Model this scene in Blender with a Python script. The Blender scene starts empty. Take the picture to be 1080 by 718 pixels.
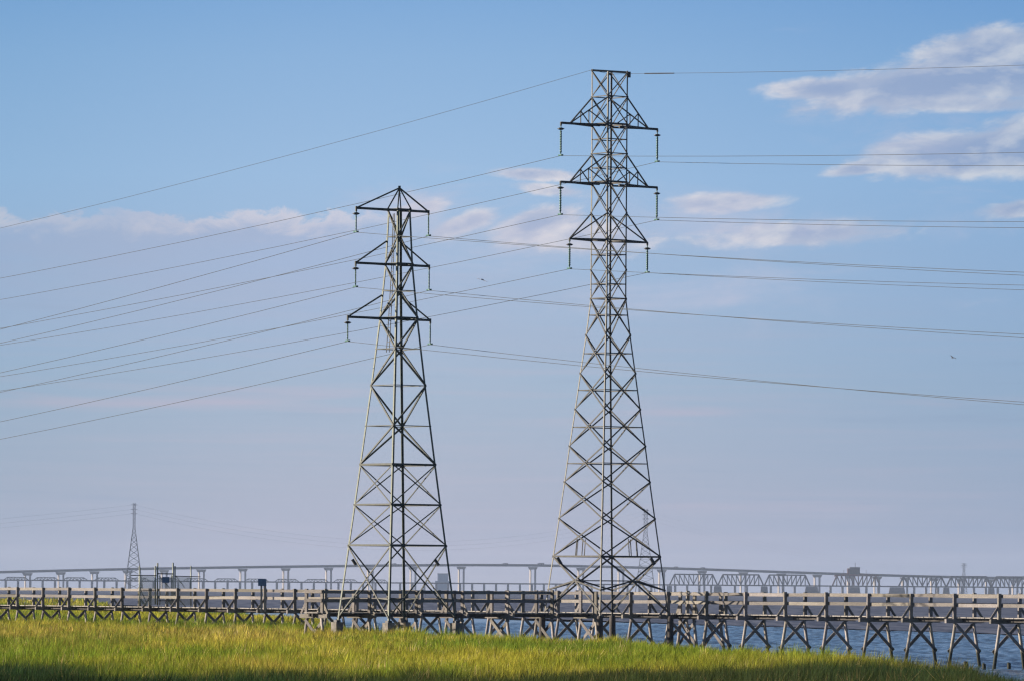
import bpy, math, random
import numpy as np
from mathutils import Vector, Matrix
random.seed(7)
rng = np.random.default_rng(7)
scene = bpy.context.scene
COL = scene.collection

# ------------------------------------------------------------------ camera
F = 6400.0                    # focal length in photo pixels (photo is 1080 wide)
CZ = 2.9                      # eye height above the water
ROLL = 0.0065
cam_d = bpy.data.cameras.new('camera')
cam = bpy.data.objects.new('camera', cam_d)
COL.objects.link(cam)
cam_d.sensor_width = 36.0
cam_d.lens = F / 1080.0 * 36.0
cam_d.shift_y = 262.0 / 1080.0
cam_d.clip_start = 1.0
cam_d.clip_end = 40000.0
cam.matrix_world = Matrix.Translation((0, 0, CZ)) @ Matrix.Rotation(math.pi / 2, 4, 'X') @ Matrix.Rotation(ROLL, 4, 'Z')
scene.camera = cam

# ------------------------------------------------------------------ render / exposure
scene.render.engine = 'CYCLES'
scene.view_settings.view_transform = 'Standard'
scene.view_settings.look = 'None'
scene.view_settings.exposure = 1.0
scene.view_settings.gamma = 1.0
scene.view_settings.use_curve_mapping = False
cy = scene.cycles
cy.use_denoising = True
cy.denoiser = 'OPENIMAGEDENOISE'
cy.denoising_input_passes = 'RGB_ALBEDO_NORMAL'
cy.denoising_prefilter = 'ACCURATE'
cy.max_bounces = 6
cy.diffuse_bounces = 3
cy.glossy_bounces = 3
cy.transmission_bounces = 3
cy.transparent_max_bounces = 8
cy.volume_bounces = 0
cy.use_adaptive_sampling = False
cy.pixel_filter_type = 'BLACKMAN_HARRIS'
cy.filter_width = 1.3

# ------------------------------------------------------------------ sun
SUN_EL = math.radians(15.0)
SUN_AZ = math.radians(-83.0)          # measured clockwise from +Y (view direction): sun on the left
S = Vector((math.sin(SUN_AZ) * math.cos(SUN_EL), math.cos(SUN_AZ) * math.cos(SUN_EL), math.sin(SUN_EL)))
sun_d = bpy.data.lights.new('sun', 'SUN')
sun_d.energy = 5.0
sun_d.angle = math.radians(0.5)
sun_d.color = (1.0, 0.86, 0.70)
sun = bpy.data.objects.new('sun', sun_d)
COL.objects.link(sun)
sun.rotation_euler = (-S).to_track_quat('-Z', 'Y').to_euler()
sun.location = S * 500

# ------------------------------------------------------------------ node helper
def srgb(r, g, b):
    def f(c):
        c /= 255.0
        return c / 12.92 if c <= 0.04045 else ((c + 0.055) / 1.055) ** 2.4
    return (f(r), f(g), f(b), 1.0)

class NT:
    def __init__(self, tree):
        self.t = tree
        self.t.nodes.clear()
    def n(self, kind, **kw):
        nd = self.t.nodes.new(kind)
        for k, v in kw.items():
            setattr(nd, k, v)
        return nd
    def put(self, sock, v):
        if isinstance(v, bpy.types.NodeSocket):
            self.t.links.new(v, sock)
        else:
            sock.default_value = v
    def math(self, op, a, b=None, c=None, clamp=False):
        nd = self.n('ShaderNodeMath', operation=op, use_clamp=clamp)
        self.put(nd.inputs[0], a)
        if b is not None: self.put(nd.inputs[1], b)
        if c is not None: self.put(nd.inputs[2], c)
        return nd.outputs[0]
    def vmath(self, op, a, b=None):
        nd = self.n('ShaderNodeVectorMath', operation=op)
        self.put(nd.inputs[0], a)
        if b is not None: self.put(nd.inputs[1], b)
        return nd.outputs['Value'] if op in ('LENGTH', 'DOT_PRODUCT') else nd.outputs[0]
    def comb(self, x, y, z=0.0):
        nd = self.n('ShaderNodeCombineXYZ')
        self.put(nd.inputs[0], x); self.put(nd.inputs[1], y); self.put(nd.inputs[2], z)
        return nd.outputs[0]
    def sep(self, v):
        nd = self.n('ShaderNodeSeparateXYZ')
        self.put(nd.inputs[0], v)
        return nd.outputs
    def noise(self, vec, scale=1.0, detail=2.0, rough=0.5, dist=0.0):
        nd = self.n('ShaderNodeTexNoise')
        self.put(nd.inputs['Vector'], vec)
        nd.inputs['Scale'].default_value = scale
        nd.inputs['Detail'].default_value = detail
        nd.inputs['Roughness'].default_value = rough
        nd.inputs['Distortion'].default_value = dist
        return nd.outputs['Fac']
    def maprange(self, v, a, b, c=0.0, d=1.0, smooth=True):
        nd = self.n('ShaderNodeMapRange', interpolation_type='SMOOTHSTEP' if smooth else 'LINEAR', clamp=True)
        self.put(nd.inputs['Value'], v)
        for nm, val in zip(('From Min', 'From Max', 'To Min', 'To Max'), (a, b, c, d)):
            self.put(nd.inputs[nm], val)
        return nd.outputs['Result']
    def mix(self, fac, a, b, blend='MIX'):
        nd = self.n('ShaderNodeMix', data_type='RGBA', blend_type=blend)
        self.put(nd.inputs[0], fac); self.put(nd.inputs[6], a); self.put(nd.inputs[7], b)
        return nd.outputs[2]
    def ramp(self, fac, stops):
        nd = self.n('ShaderNodeValToRGB')
        el = nd.color_ramp.elements
        while len(el) > 1: el.remove(el[-1])
        el[0].position = stops[0][0]; el[0].color = stops[0][1]
        for p, c in stops[1:]:
            e = el.new(p); e.color = c
        self.put(nd.inputs[0], fac)
        return nd.outputs[0]

# ------------------------------------------------------------------ world: sky and clouds
world = bpy.data.worlds.new('World')
scene.world = world
world.use_nodes = True
W = NT(world.node_tree)
wout = W.n('ShaderNodeOutputWorld')
bg = W.n('ShaderNodeBackground')
SKY_STRENGTH = 0.05
bg.inputs['Strength'].default_value = SKY_STRENGTH
sky = W.n('ShaderNodeTexSky', sky_type='NISHITA')
sky.sun_disc = False
sky.sun_elevation = SUN_EL
sky.sun_rotation = SUN_AZ
sky.air_density = 0.55
sky.dust_density = 0.4
sky.ozone_density = 2.5
geo = W.n('ShaderNodeTexCoord').outputs['Generated']
dx, dy, dz = W.sep(geo)
hor = W.math('SQRT', W.math('ADD', W.math('MULTIPLY', dx, dx), W.math('MULTIPLY', dy, dy)))
V = W.math('MULTIPLY', W.math('DIVIDE', dz, W.math('MAXIMUM', hor, 0.001)), F / 1000.0)      # elevation of the sky, 0.62 = 5.5 degrees
az = W.n('ShaderNodeMath', operation='ARCTAN2'); W.put(az.inputs[0], dx); W.put(az.inputs[1], dy)
U = W.math('MULTIPLY', az.outputs[0], F / 1000.0)                                            # azimuth of the sky in the same unit
def px(x): return (x - 540) / 1000.0
def py(y): return (621 - y) / 1000.0
# low sky: mauve at the horizon, clear blue above
low = W.ramp(W.math('MULTIPLY', W.math('MAXIMUM', V, 0.0), 1.0 / 0.70), [
    (0.00, srgb(168, 171, 190)), (0.06, srgb(171, 174, 195)), (0.16, srgb(170, 179, 199)), (0.30, srgb(163, 183, 206)),
    (0.46, srgb(161, 186, 216)), (0.62, srgb(155, 188, 223)), (0.80, srgb(139, 178, 219)), (0.92, srgb(122, 167, 215)), (1.0, srgb(114, 160, 211))])
def fbm(off, sx, sy, scale, detail, rough, dist):
    p = W.comb(W.math('MULTIPLY', W.math('ADD', U, off[0]), sx), W.math('MULTIPLY', W.math('ADD', V, off[1]), sy), off[2])
    return W.noise(p, scale, detail, rough, dist)
def blob(x, y, rx, ry, k=1.0, tilt=0.0):
    a = W.math('SUBTRACT', U, px(x)); b = W.math('SUBTRACT', V, py(y))
    if tilt: b = W.math('SUBTRACT', b, W.math('MULTIPLY', a, tilt))
    d = W.vmath('LENGTH', W.comb(W.math('MULTIPLY', a, 1000.0 / rx), W.math('MULTIPLY', b, 1000.0 / ry)))
    return W.math('MULTIPLY', W.math('SUBTRACT', 1.0, d), k)
def vmax(lst):
    r = lst[0]
    for q in lst[1:]: r = W.math('MAXIMUM', r, q)
    return W.math('MAXIMUM', r, -1.0)
heaps = vmax([
    blob(985, 82, 185, 36, 1.05, 0.14), blob(1085, 64, 180, 46, 1.2, 0.06), blob(872, 92, 85, 17, 0.95, 0.05), blob(1010, 108, 110, 12, 0.7, 0.0),
    blob(1025, 158, 150, 32, 1.1, 0.10), blob(1110, 156, 140, 44, 1.15, 0.0), blob(915, 174, 60, 11, 0.85, 0.15),
    blob(770, 212, 85, 14, 0.75, 0.05), blob(850, 243, 130, 20, 0.72, 0.06), blob(1075, 218, 60, 13, 0.75, 0.1),
    blob(560, 240, 60, 26, 0.9, 0.25), blob(488, 236, 50, 16, 0.80, 0.3), blob(610, 252, 90, 26, 0.7, 0.0), blob(565, 184, 62, 10, 0.75, -0.06), blob(580, 200, 50, 9, 0.6, -0.1),
    blob(440, 222, 44, 12, 0.8, 0.2)])
Ut = U; V0 = V
V = W.math('SUBTRACT', V0, W.math('MULTIPLY', U, 0.10))          # cloud grain climbs slightly to the right
n1 = fbm((0, 0, 3.1), 9.0, 21.0, 1.0, 9.0, 0.60, 0.25)
n1s = fbm((0.014, -0.012, 3.1), 9.0, 21.0, 1.0, 5.0, 0.55, 0.25)
n1f = fbm((0.3, 0.7, 6.4), 30.0, 75.0, 1.0, 6.0, 0.62, 0.5)
V = V0
nn = W.math('ADD', W.math('MULTIPLY', W.math('SUBTRACT', n1, 0.5), 1.05), W.math('MULTIPLY', W.math('SUBTRACT', n1f, 0.5), 0.42))
den = W.math('ADD', heaps, nn)
heap_a = W.maprange(den, 0.02, 0.40)
edge = W.maprange(W.math('ADD', W.math('SUBTRACT', n1, n1s), W.math('MULTIPLY', W.math('SUBTRACT', n1f, 0.5), 0.16)), -0.06, 0.17, 0, 1, False)
rim = W.math('MULTIPLY', W.maprange(den, 0.75, 0.18), 0.40)
lit = W.math('ADD', W.math('MULTIPLY', edge, 0.85), rim, clamp=True)
cloud_col = W.mix(lit, srgb(163, 176, 206), srgb(232, 225, 227))
low = W.mix(W.math('MULTIPLY', heap_a, 0.84), low, cloud_col)
# the bank of cloud at left: bumpy lit top, dissolving downwards
nb = fbm((5.0, 0.0, 2.0), 17.0, 30.0, 1.0, 9.0, 0.66, 0.5)
nb2 = fbm((7.0, 2.0, 5.0), 5.0, 9.0, 1.0, 4.0, 0.5, 0.2)
E = W.math('ADD', py(224), W.math('ADD', W.math('MULTIPLY', W.math('SUBTRACT', nb, 0.5), 0.085), W.math('MULTIPLY', W.math('SUBTRACT', nb2, 0.5), 0.055)))
dB = W.math('SUBTRACT', E, V)
reach = W.math('MULTIPLY', W.maprange(U, px(500), px(330)), W.maprange(nb2, 0.30, 0.48))
bank_rim = W.math('MULTIPLY', W.maprange(dB, 0.034, 0.004), W.maprange(nb2, 0.36, 0.58, 0.30, 1.0))
bank_col = W.mix(bank_rim, srgb(166, 181, 212), srgb(222, 213, 220))
bank_a = W.math('MULTIPLY', W.math('MULTIPLY', W.maprange(dB, 0.0, 0.011), W.maprange(dB, 0.20, 0.010, 0.0, 0.72)), reach)
low = W.mix(bank_a, low, bank_col)
# long mauve veils lower down
veils = vmax([blob(150, 300, 420, 90, 0.9), blob(520, 330, 420, 110, 0.75), blob(820, 420, 300, 60, 0.6), blob(250, 415, 320, 46, 0.55), blob(800, 530, 420, 30, 0.6), blob(300, 540, 420, 40, 0.6)])
n2 = fbm((1.7, 0.3, 8.0), 2.6, 22.0, 1.0, 5.0, 0.55, 0.4)
veil_a = W.maprange(W.math('ADD', veils, W.math('MULTIPLY', W.math('SUBTRACT', n2, 0.5), 1.9)), 0.0, 0.95)
low = W.mix(W.math('MULTIPLY', veil_a, 0.33), low, srgb(173, 180, 203))
n3 = fbm((0.4, 0.9, 1.0), 4.5, 60.0, 1.0, 4.0, 0.5, 0.2)
streaks = vmax([blob(230, 425, 330, 26, 0.8), blob(720, 432, 160, 14, 0.8), blob(930, 425, 240, 16, 0.6), blob(760, 533, 300, 12, 0.8), blob(1020, 520, 120, 10, 0.6), blob(500, 395, 240, 14, 0.5)])
str_a = W.maprange(W.math('ADD', streaks, W.math('MULTIPLY', W.math('SUBTRACT', n3, 0.5), 2.2)), 0.25, 1.1)
low = W.mix(W.math('MULTIPLY', str_a, 0.62), low, srgb(192, 184, 202))
n4 = fbm((2.2, 0.1, 4.0), 3.2, 80.0, 1.0, 6.0, 0.6, 0.3)
low = W.mix(W.math('MULTIPLY', W.math('MULTIPLY', W.maprange(n4, 0.46, 0.72), W.maprange(V, 0.36, 0.16)), 0.35), low, srgb(186, 184, 202))
low = W.mix(W.math('MULTIPLY', W.math('MULTIPLY', W.maprange(n4, 0.46, 0.26), W.maprange(V, 0.40, 0.16)), 0.30), low, srgb(152, 168, 194))
# a little deeper blue towards the right (away from the sun)
side = W.maprange(U, -0.1, 0.75)
low = W.mix(W.math('MULTIPLY', side, 0.85), low, W.mix(1.0, low, (0.66, 0.80, 0.90, 1), 'MULTIPLY'))
lside = W.maprange(U, -0.15, -0.70)
low = W.mix(W.math('MULTIPLY', lside, 0.75), low, W.mix(1.0, low, (0.74, 0.86, 0.90, 1), 'MULTIPLY'))

n5 = fbm((3.3, 1.2, 9.0), 5.5, 17.0, 1.0, 8.0, 0.62, 0.5)
wisps = vmax([blob(780, 240, 230, 60, 0.8, 0.05), blob(560, 250, 200, 80, 0.9, 0.1), blob(420, 210, 130, 40, 0.7, 0.1), blob(700, 300, 320, 60, 0.6), blob(1010, 235, 150, 40, 0.6), blob(930, 105, 220, 70, 0.35, 0.1)])
wis_a = W.maprange(W.math('ADD', wisps, W.math('MULTIPLY', W.math('SUBTRACT', n5, 0.5), 2.6)), 0.15, 1.25)
low = W.mix(W.math('MULTIPLY', wis_a, 0.62), low, srgb(196, 197, 217))
up = W.maprange(V, 0.66, 1.0)
scl = W.vmath('MULTIPLY', low, (1.0 / SKY_STRENGTH / 2 ** 1.0,) * 3)
W.put(bg.inputs['Color'], W.mix(up, scl, sky.outputs[0]))
W.t.links.new(bg.outputs[0], wout.inputs['Surface'])

# ------------------------------------------------------------------ projection helpers
CR, SR = math.cos(ROLL), math.sin(ROLL)
def at(x, y, Y):
    u, v = x - 540.0, y - 621.0
    return Vector(((u * CR + v * SR) / F * Y, Y, CZ - (v * CR - u * SR) / F * Y))
def tags(o, label=None, cat=None, group=None, kind=None):
    if label: o['label'] = label
    if cat: o['category'] = cat
    if group: o['group'] = group
    if kind: o['kind'] = kind
    return o
def thing(name, loc, label, cat, group=None):
    o = bpy.data.objects.new(name, None)
    o.empty_display_size = 0.2
    COL.objects.link(o)
    o.location = loc
    return tags(o, label, cat, group)

class MB:
    """collects boxes, bars and tubes in world space; build() links them as one mesh"""
    def __init__(self):
        self.v = []; self.f = []
    def quad8(self, c8):
        b = len(self.v); self.v += [tuple(c) for c in c8]
        for q in ((0, 3, 2, 1), (4, 5, 6, 7), (0, 1, 5, 4), (1, 2, 6, 5), (2, 3, 7, 6), (3, 0, 4, 7)):
            self.f.append(tuple(b + i for i in q))
        return self
    def beam(self, p, q, w, h, up=(0, 0, 1), ext=0.0):
        p = Vector(p); q = Vector(q); d = (q - p).normalized()
        p = p - d * ext; q = q + d * ext
        up = Vector(up)
        side = d.cross(up)
        if side.length < 1e-4: side = d.cross(Vector((1, 0, 0)))
        side.normalize(); u2 = side.cross(d).normalized()
        a = side * (w / 2); b = u2 * (h / 2)
        self.quad8([p - a - b, p + a - b, p + a + b, p - a + b, q - a - b, q + a - b, q + a + b, q - a + b])
        return self
    def angle(self, p, q, d1, d2, w, t):
        """an L-profile with its corner on the line p-q and flanges along d1 and d2"""
        p = Vector(p); q = Vector(q); d1 = Vector(d1).normalized(); d2 = Vector(d2).normalized()
        self.quad8([p, p + d1 * w, p + d1 * w + d2 * t, p + d2 * t, q, q + d1 * w, q + d1 * w + d2 * t, q + d2 * t])
        a = d2 * t
        self.quad8([p + a, p + a + d1 * t, p + d1 * t + d2 * w, p + d2 * w, q + a, q + a + d1 * t, q + d1 * t + d2 * w, q + d2 * w])
        return self
    def tube(self, pts, r, n=6, cap=True):
        pts = [Vector(p) for p in pts]; b = len(self.v)
        rs = r if isinstance(r, (list, tuple)) else [r] * len(pts)
        for i, p in enumerate(pts):
            d = (pts[min(i + 1, len(pts) - 1)] - pts[max(i - 1, 0)]).normalized()
            a = d.cross(Vector((0, 0, 1)))
            if a.length < 1e-3: a = Vector((1, 0, 0))
            a.normalize(); c = d.cross(a).normalized()
            for k in range(n):
                t = 2 * math.pi * k / n
                self.v.append(tuple(p + a * (rs[i] * math.cos(t)) + c * (rs[i] * math.sin(t))))
        for i in range(len(pts) - 1):
            for k in range(n):
                k2 = (k + 1) % n
                self.f.append((b + i * n + k, b + i * n + k2, b + (i + 1) * n + k2, b + (i + 1) * n + k))
        if cap:
            self.f.append(tuple(b + k for k in range(n))[::-1])
            e = b + (len(pts) - 1) * n
            self.f.append(tuple(e + k for k in range(n)))
        return self
    def box(self, c, sx, sy, sz, ax=(1, 0, 0)):
        c = Vector(c); ax = Vector(ax).normalized(); ay = Vector((-ax.y, ax.x, 0))
        a, b, z = ax * (sx / 2), ay * (sy / 2), Vector((0, 0, sz / 2))
        return self.quad8([c - a - b - z, c + a - b - z, c + a + b - z, c - a + b - z, c - a - b + z, c + a - b + z, c + a + b + z, c - a + b + z])
    def build(self, name, mat, parent=None, smooth=False):
        me = bpy.data.meshes.new(name)
        off = parent_loc(parent)
        me.from_pydata([tuple(Vector(v) - off) for v in self.v], [], self.f)
        me.validate(); me.update()
        if smooth:
            for p in me.polygons: p.use_smooth = True
        o = bpy.data.objects.new(name, me)
        me.materials.append(mat)
        COL.objects.link(o)
        if parent is not None: o.parent = parent
        return o
def parent_loc(p):
    v = Vector((0, 0, 0))
    while p is not None:
        v += Vector(p.location); p = p.parent
    return v

# ------------------------------------------------------------------ materials
def mat(name):
    m = bpy.data.materials.new(name); m.use_nodes = True
    t = NT(m.node_tree)
    out = t.n('ShaderNodeOutputMaterial')
    b = t.n('ShaderNodeBsdfPrincipled')
    t.t.links.new(b.outputs[0], out.inputs['Surface'])
    return m, t, b, out
def weathered(name, base, dark, scale, rough=0.75, metal=0.0, stretch=(1, 1, 1), bump=0.0, detail=6, vary=0.0, tide=False):
    m, t, b, out = mat(name)
    p = t.vmath('MULTIPLY', t.n('ShaderNodeTexCoord').outputs['Object'], stretch)
    n = t.noise(p, scale, detail, 0.65)
    c = t.mix(t.maprange(n, 0.32, 0.68), dark + (1,), base + (1,))
    n2 = t.noise(p, scale * 0.13, 3, 0.5)
    c = t.mix(t.maprange(n2, 0.35, 0.7, 0.0, 0.5), c, t.mix(1.0, c, (0.72, 0.70, 0.66, 1), 'MULTIPLY'))
    if vary:
        oi = t.n('ShaderNodeObjectInfo').outputs['Random']
        k = t.maprange(oi, 0, 1, 1.0 - vary, 1.0 + vary * 0.6, False)
        c = t.mix(1.0, c, t.comb(k, k, t.math('MULTIPLY', k, t.maprange(t.math('FRACT', t.math('MULTIPLY', oi, 7.0)), 0, 1, 0.92, 1.08, False))), 'MULTIPLY')
    if tide:
        pz = t.sep(t.n('ShaderNodeNewGeometry').outputs['Position'])[2]
        wob = t.math('MULTIPLY', t.math('SUBTRACT', t.noise(p, 3.0, 3, 0.6), 0.5), 0.5)
        c = t.mix(t.maprange(t.math('ADD', pz, wob), 0.40, 0.05), c, (0.030, 0.034, 0.022, 1))
    t.put(b.inputs['Base Color'], c)
    b.inputs['Roughness'].default_value = rough
    b.inputs['Metallic'].default_value = metal
    if bump:
        bn = t.n('ShaderNodeBump'); bn.inputs['Strength'].default_value = bump; bn.inputs['Distance'].default_value = 0.02
        t.put(bn.inputs['Height'], n); t.put(b.inputs['Normal'], bn.outputs[0])
    return m
M = {}
M['steel'] = weathered('galvanised_steel', (0.125, 0.128, 0.115), (0.068, 0.070, 0.064), 9.0, 0.6, 0.1)
M['brace'] = weathered('weathered_brace_steel', (0.056, 0.057, 0.053), (0.024, 0.026, 0.026), 5.0, 0.7, 0.0)
M['brace_green'] = weathered('dark_green_brace_steel', (0.045, 0.057, 0.046), (0.02, 0.027, 0.024), 5.0, 0.65, 0.0)
M['steel_green'] = weathered('painted_green_grey_steel', (0.110, 0.135, 0.100), (0.058, 0.072, 0.056), 7.0, 0.6, 0.1)
M['insulator'] = weathered('glazed_insulator', (0.085, 0.20, 0.165), (0.045, 0.11, 0.095), 20, 0.35)
M['ring'] = weathered('dark_ring_steel', (0.05, 0.055, 0.06), (0.03, 0.03, 0.035), 20, 0.5, 0.3)
M['wire'] = weathered('aluminium_cable', (0.055, 0.066, 0.068), (0.04, 0.048, 0.05), 3, 0.6, 0.2)
M['wood'] = weathered('weathered_grey_wood', (0.26, 0.24, 0.22), (0.13, 0.122, 0.115), 5.0, 0.95, 0, (2, 2, 9), 0.3, vary=0.38, tide=True)
M['pile'] = weathered('tarred_pile_wood', (0.40, 0.365, 0.325), (0.22, 0.20, 0.18), 5.0, 0.85, 0, (4, 4, 1.2), 0.3, vary=0.3, tide=True)
M['tar_shade'] = weathered('tar_and_shade_timber', (0.07, 0.06, 0.055), (0.035, 0.032, 0.03), 5.0, 0.85)  # black pile timber, also the painted-in underdeck shade of the stringers
M['plank'] = weathered('bleached_plank', (0.34, 0.32, 0.30), (0.2, 0.19, 0.175), 4.0, 0.85)
M['concrete'] = weathered('stained_concrete', (0.24, 0.22, 0.195), (0.10, 0.095, 0.085), 4.0, 0.9, 0, (1, 1, 1), 0.4)
M['bridge_concrete'] = weathered('bridge_concrete', (0.37, 0.33, 0.305), (0.31, 0.28, 0.26), 0.4, 0.9)
M['bridge_deck'] = weathered('bridge_girder_grey', (0.11, 0.115, 0.125), (0.08, 0.085, 0.092), 0.3, 0.8)
M['truss'] = weathered('old_truss_steel', (0.07, 0.07, 0.078), (0.04, 0.04, 0.045), 0.5, 0.7, 0.1)
M['masonry'] = weathered('pier_masonry', (0.17, 0.165, 0.17), (0.11, 0.11, 0.115), 0.3, 0.9)
M['blue_sign'] = weathered('blue_sign_board', (0.10, 0.19, 0.33), (0.08, 0.15, 0.27), 6, 0.6)
M['galv_post'] = weathered('gate_galvanised_post', (0.40, 0.43, 0.36), (0.27, 0.29, 0.245), 8, 0.5, 0.3)
M['mesh'] = weathered('zinc_mesh_wire', (0.56, 0.58, 0.52), (0.46, 0.48, 0.43), 8, 0.6)
M['rust'] = weathered('rusty_red_steel', (0.22, 0.095, 0.065), (0.13, 0.06, 0.045), 0.6, 0.85)
M['white_wall'] = weathered('pale_building_wall', (0.55, 0.56, 0.58), (0.48, 0.49, 0.52), 0.1, 0.8)
M['bird_dark'] = weathered('dark_feathers', (0.10, 0.09, 0.08), (0.05, 0.045, 0.04), 8, 0.8)
M['bird_pale'] = weathered('pale_feathers', (0.45, 0.45, 0.48), (0.36, 0.36, 0.39), 8, 0.8)
M['truck'] = weathered('truck_paint', (0.22, 0.22, 0.24), (0.16, 0.16, 0.17), 1, 0.5)

# water: long wind ripples
def water_mat():
    m, t, b, out = mat('bay_water')
    pos = t.n('ShaderNodeNewGeometry').outputs['Position']
    x, y, z = t.sep(pos)
    a = t.noise(t.comb(t.math('MULTIPLY', x, 1.1), t.math('MULTIPLY', y, 0.22), 0.0), 1.0, 4, 0.6, 0.3)
    c = t.noise(t.comb(t.math('MULTIPLY', x, 0.22), t.math('MULTIPLY', y, 0.045), 3.0), 1.0, 4, 0.6, 0.2)
    h = t.math('ADD', t.math('MULTIPLY', a, 0.55), t.math('MULTIPLY', c, 1.0))
    bn = t.n('ShaderNodeBump'); bn.inputs['Strength'].default_value = 1.0; bn.inputs['Distance'].default_value = 0.05
    t.put(bn.inputs['Height'], h); t.put(b.inputs['Normal'], bn.outputs[0])
    big = t.noise(t.comb(t.math('MULTIPLY', x, 0.05), t.math('MULTIPLY', y, 0.012), 5.0), 1.0, 3, 0.5)
    t.put(b.inputs['Base Color'], t.mix(big, (0.065, 0.120, 0.205, 1), (0.092, 0.158, 0.250, 1)))
    b.inputs['Roughness'].default_value = 0.18
    b.inputs['IOR'].default_value = 1.33
    return m
M['water'] = water_mat()
def mud_mat():
    m, t, b, out = mat('wet_tidal_mud')
    pos = t.n('ShaderNodeNewGeometry').outputs['Position']
    x, y, z = t.sep(pos)
    a = t.noise(t.comb(t.math('MULTIPLY', x, 0.42), t.math('MULTIPLY', y, 0.022), 0.0), 1.0, 5, 0.68, 0.4)
    c = t.noise(t.comb(t.math('MULTIPLY', x, 0.02), t.math('MULTIPLY', y, 0.004), 3.0), 1.0, 3, 0.5)
    bn = t.n('ShaderNodeBump'); bn.inputs['Strength'].default_value = 0.8; bn.inputs['Distance'].default_value = 0.25
    t.put(bn.inputs['Height'], a); t.put(b.inputs['Normal'], bn.outputs[0])
    col = t.mix(t.maprange(a, 0.40, 0.60), (0.050, 0.066, 0.112, 1), (0.165, 0.182, 0.240, 1))
    t.put(b.inputs['Base Color'], t.mix(t.math('MULTIPLY', c, 0.5), col, (0.065, 0.072, 0.105, 1)))
    b.inputs['Roughness'].default_value = 0.62
    b.inputs['IOR'].default_value = 1.25
    return m
M['mud'] = mud_mat()
def soil_mat():
    m, t, b, out = mat('marsh_soil')
    pos = t.n('ShaderNodeNewGeometry').outputs['Position']
    n = t.noise(pos, 0.7, 5, 0.6)
    t.put(b.inputs['Base Color'], t.mix(n, (0.022, 0.024, 0.012, 1), (0.055, 0.048, 0.022, 1)))
    b.inputs['Roughness'].default_value = 0.95
    return m
M['soil'] = soil_mat()
def grass_mat():
    m, t, b, out = mat('marsh_grass_blades')
    ca = t.n('ShaderNodeVertexColor', layer_name='tint').outputs['Color']
    d = t.n('ShaderNodeBsdfDiffuse'); tr = t.n('ShaderNodeBsdfTranslucent')
    t.put(d.inputs['Color'], ca)
    t.put(tr.inputs['Color'], t.mix(1.0, ca, (1.0, 0.98, 0.62, 1), 'MULTIPLY'))
    mx = t.n('ShaderNodeMixShader'); mx.inputs[0].default_value = 0.42
    t.t.links.new(d.outputs[0], mx.inputs[1]); t.t.links.new(tr.outputs[0], mx.inputs[2])
    t.t.links.new(mx.outputs[0], out.inputs['Surface'])
    return m
M['grass'] = grass_mat()

# smooth value noise for the grass
def vnoise(x, y, seed):
    r = np.random.default_rng(seed); T = r.random((256, 256))
    xi = np.floor(x).astype(int); yi = np.floor(y).astype(int)
    fx = x - xi; fy = y - yi
    fx = fx * fx * (3 - 2 * fx); fy = fy * fy * (3 - 2 * fy)
    g = lambda a, b: T[a % 256, b % 256]
    return (g(xi, yi) * (1 - fx) + g(xi + 1, yi) * fx) * (1 - fy) + (g(xi, yi + 1) * (1 - fx) + g(xi + 1, yi + 1) * fx) * fy
def fnoise(x, y, seed):
    return (vnoise(x, y, seed) * 0.55 + vnoise(x * 2.1, y * 2.1, seed + 1) * 0.28 + vnoise(x * 4.3, y * 4.3, seed + 2) * 0.17)

WL = -0.62             # water level
# ------------------------------------------------------------------ setting: water, mudflat, marsh, shade_hill (added)
def sheet(name, pts, z, m, kind='structure'):
    me = bpy.data.meshes.new(name)
    me.from_pydata([(p[0], p[1], z) for p in pts], [], [tuple(range(len(pts)))])
    me.update(); me.materials.append(m)
    o = bpy.data.objects.new(name, me); COL.objects.link(o); o['kind'] = kind
    return o
FAR = 14000.0
sheet('water', [(-2600, -40), (2600, -40), (2600, FAR), (-2600, FAR)], WL - 0.14, M['water'])
def waves():
    ys = np.concatenate([np.arange(120, 330, 0.30), np.arange(330, 660, 0.55)])
    xs = np.concatenate([np.arange(-34, -9, 0.5), np.arange(-9, 36, 0.11), np.arange(36, 62, 0.5)])
    X, Y = np.meshgrid(xs, ys)
    Z = np.zeros_like(X); DX = np.zeros_like(X); DY = np.zeros_like(X)
    r = np.random.default_rng(3)
    for i in range(46):
        lam = 0.42 * (9.0 ** (i / 45.0)) * r.uniform(0.9, 1.1)
        th = math.radians(-62) + r.normal(0, 0.55)
        k = 2 * math.pi / lam; ph = r.uniform(0, 6.28)
        amp = 0.0050 * lam ** 0.85
        g = 0.55 + 0.9 * fnoise(X * 0.06 + i * 3.3, Y * 0.02 + i * 1.7, 100 + i)
        a = k * (X * math.cos(th) + Y * math.sin(th)) + ph + 2.0 * (g - 1)
        Z += amp * g * np.sin(a)
    fade = np.clip((X + 34) / 8, 0, 1) * np.clip((62 - X) / 8, 0, 1) * np.clip((660 - Y) / 60, 0, 1)
    Z = Z * fade
    ny, nx = X.shape
    co = np.stack([X, Y, Z + WL], -1).reshape(-1, 3).astype(np.float32)
    idx = np.arange(ny * nx).reshape(ny, nx)
    q = np.stack([idx[:-1, :-1], idx[:-1, 1:], idx[1:, 1:], idx[1:, :-1]], -1).reshape(-1).astype(np.int32)
    me = bpy.data.meshes.new('water'); nf = len(q) // 4
    me.vertices.add(len(co)); me.loops.add(len(q)); me.polygons.add(nf)
    me.vertices.foreach_set('co', co.ravel()); me.loops.foreach_set('vertex_index', q)
    me.polygons.foreach_set('loop_start', (np.arange(nf) * 4).astype(np.int32))
    me.polygons.foreach_set('use_smooth', np.ones(nf, bool))
    me.update(calc_edges=True); me.materials.append(M['water'])
    o = bpy.data.objects.new('water', me); COL.objects.link(o); o['kind'] = 'structure'
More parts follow.
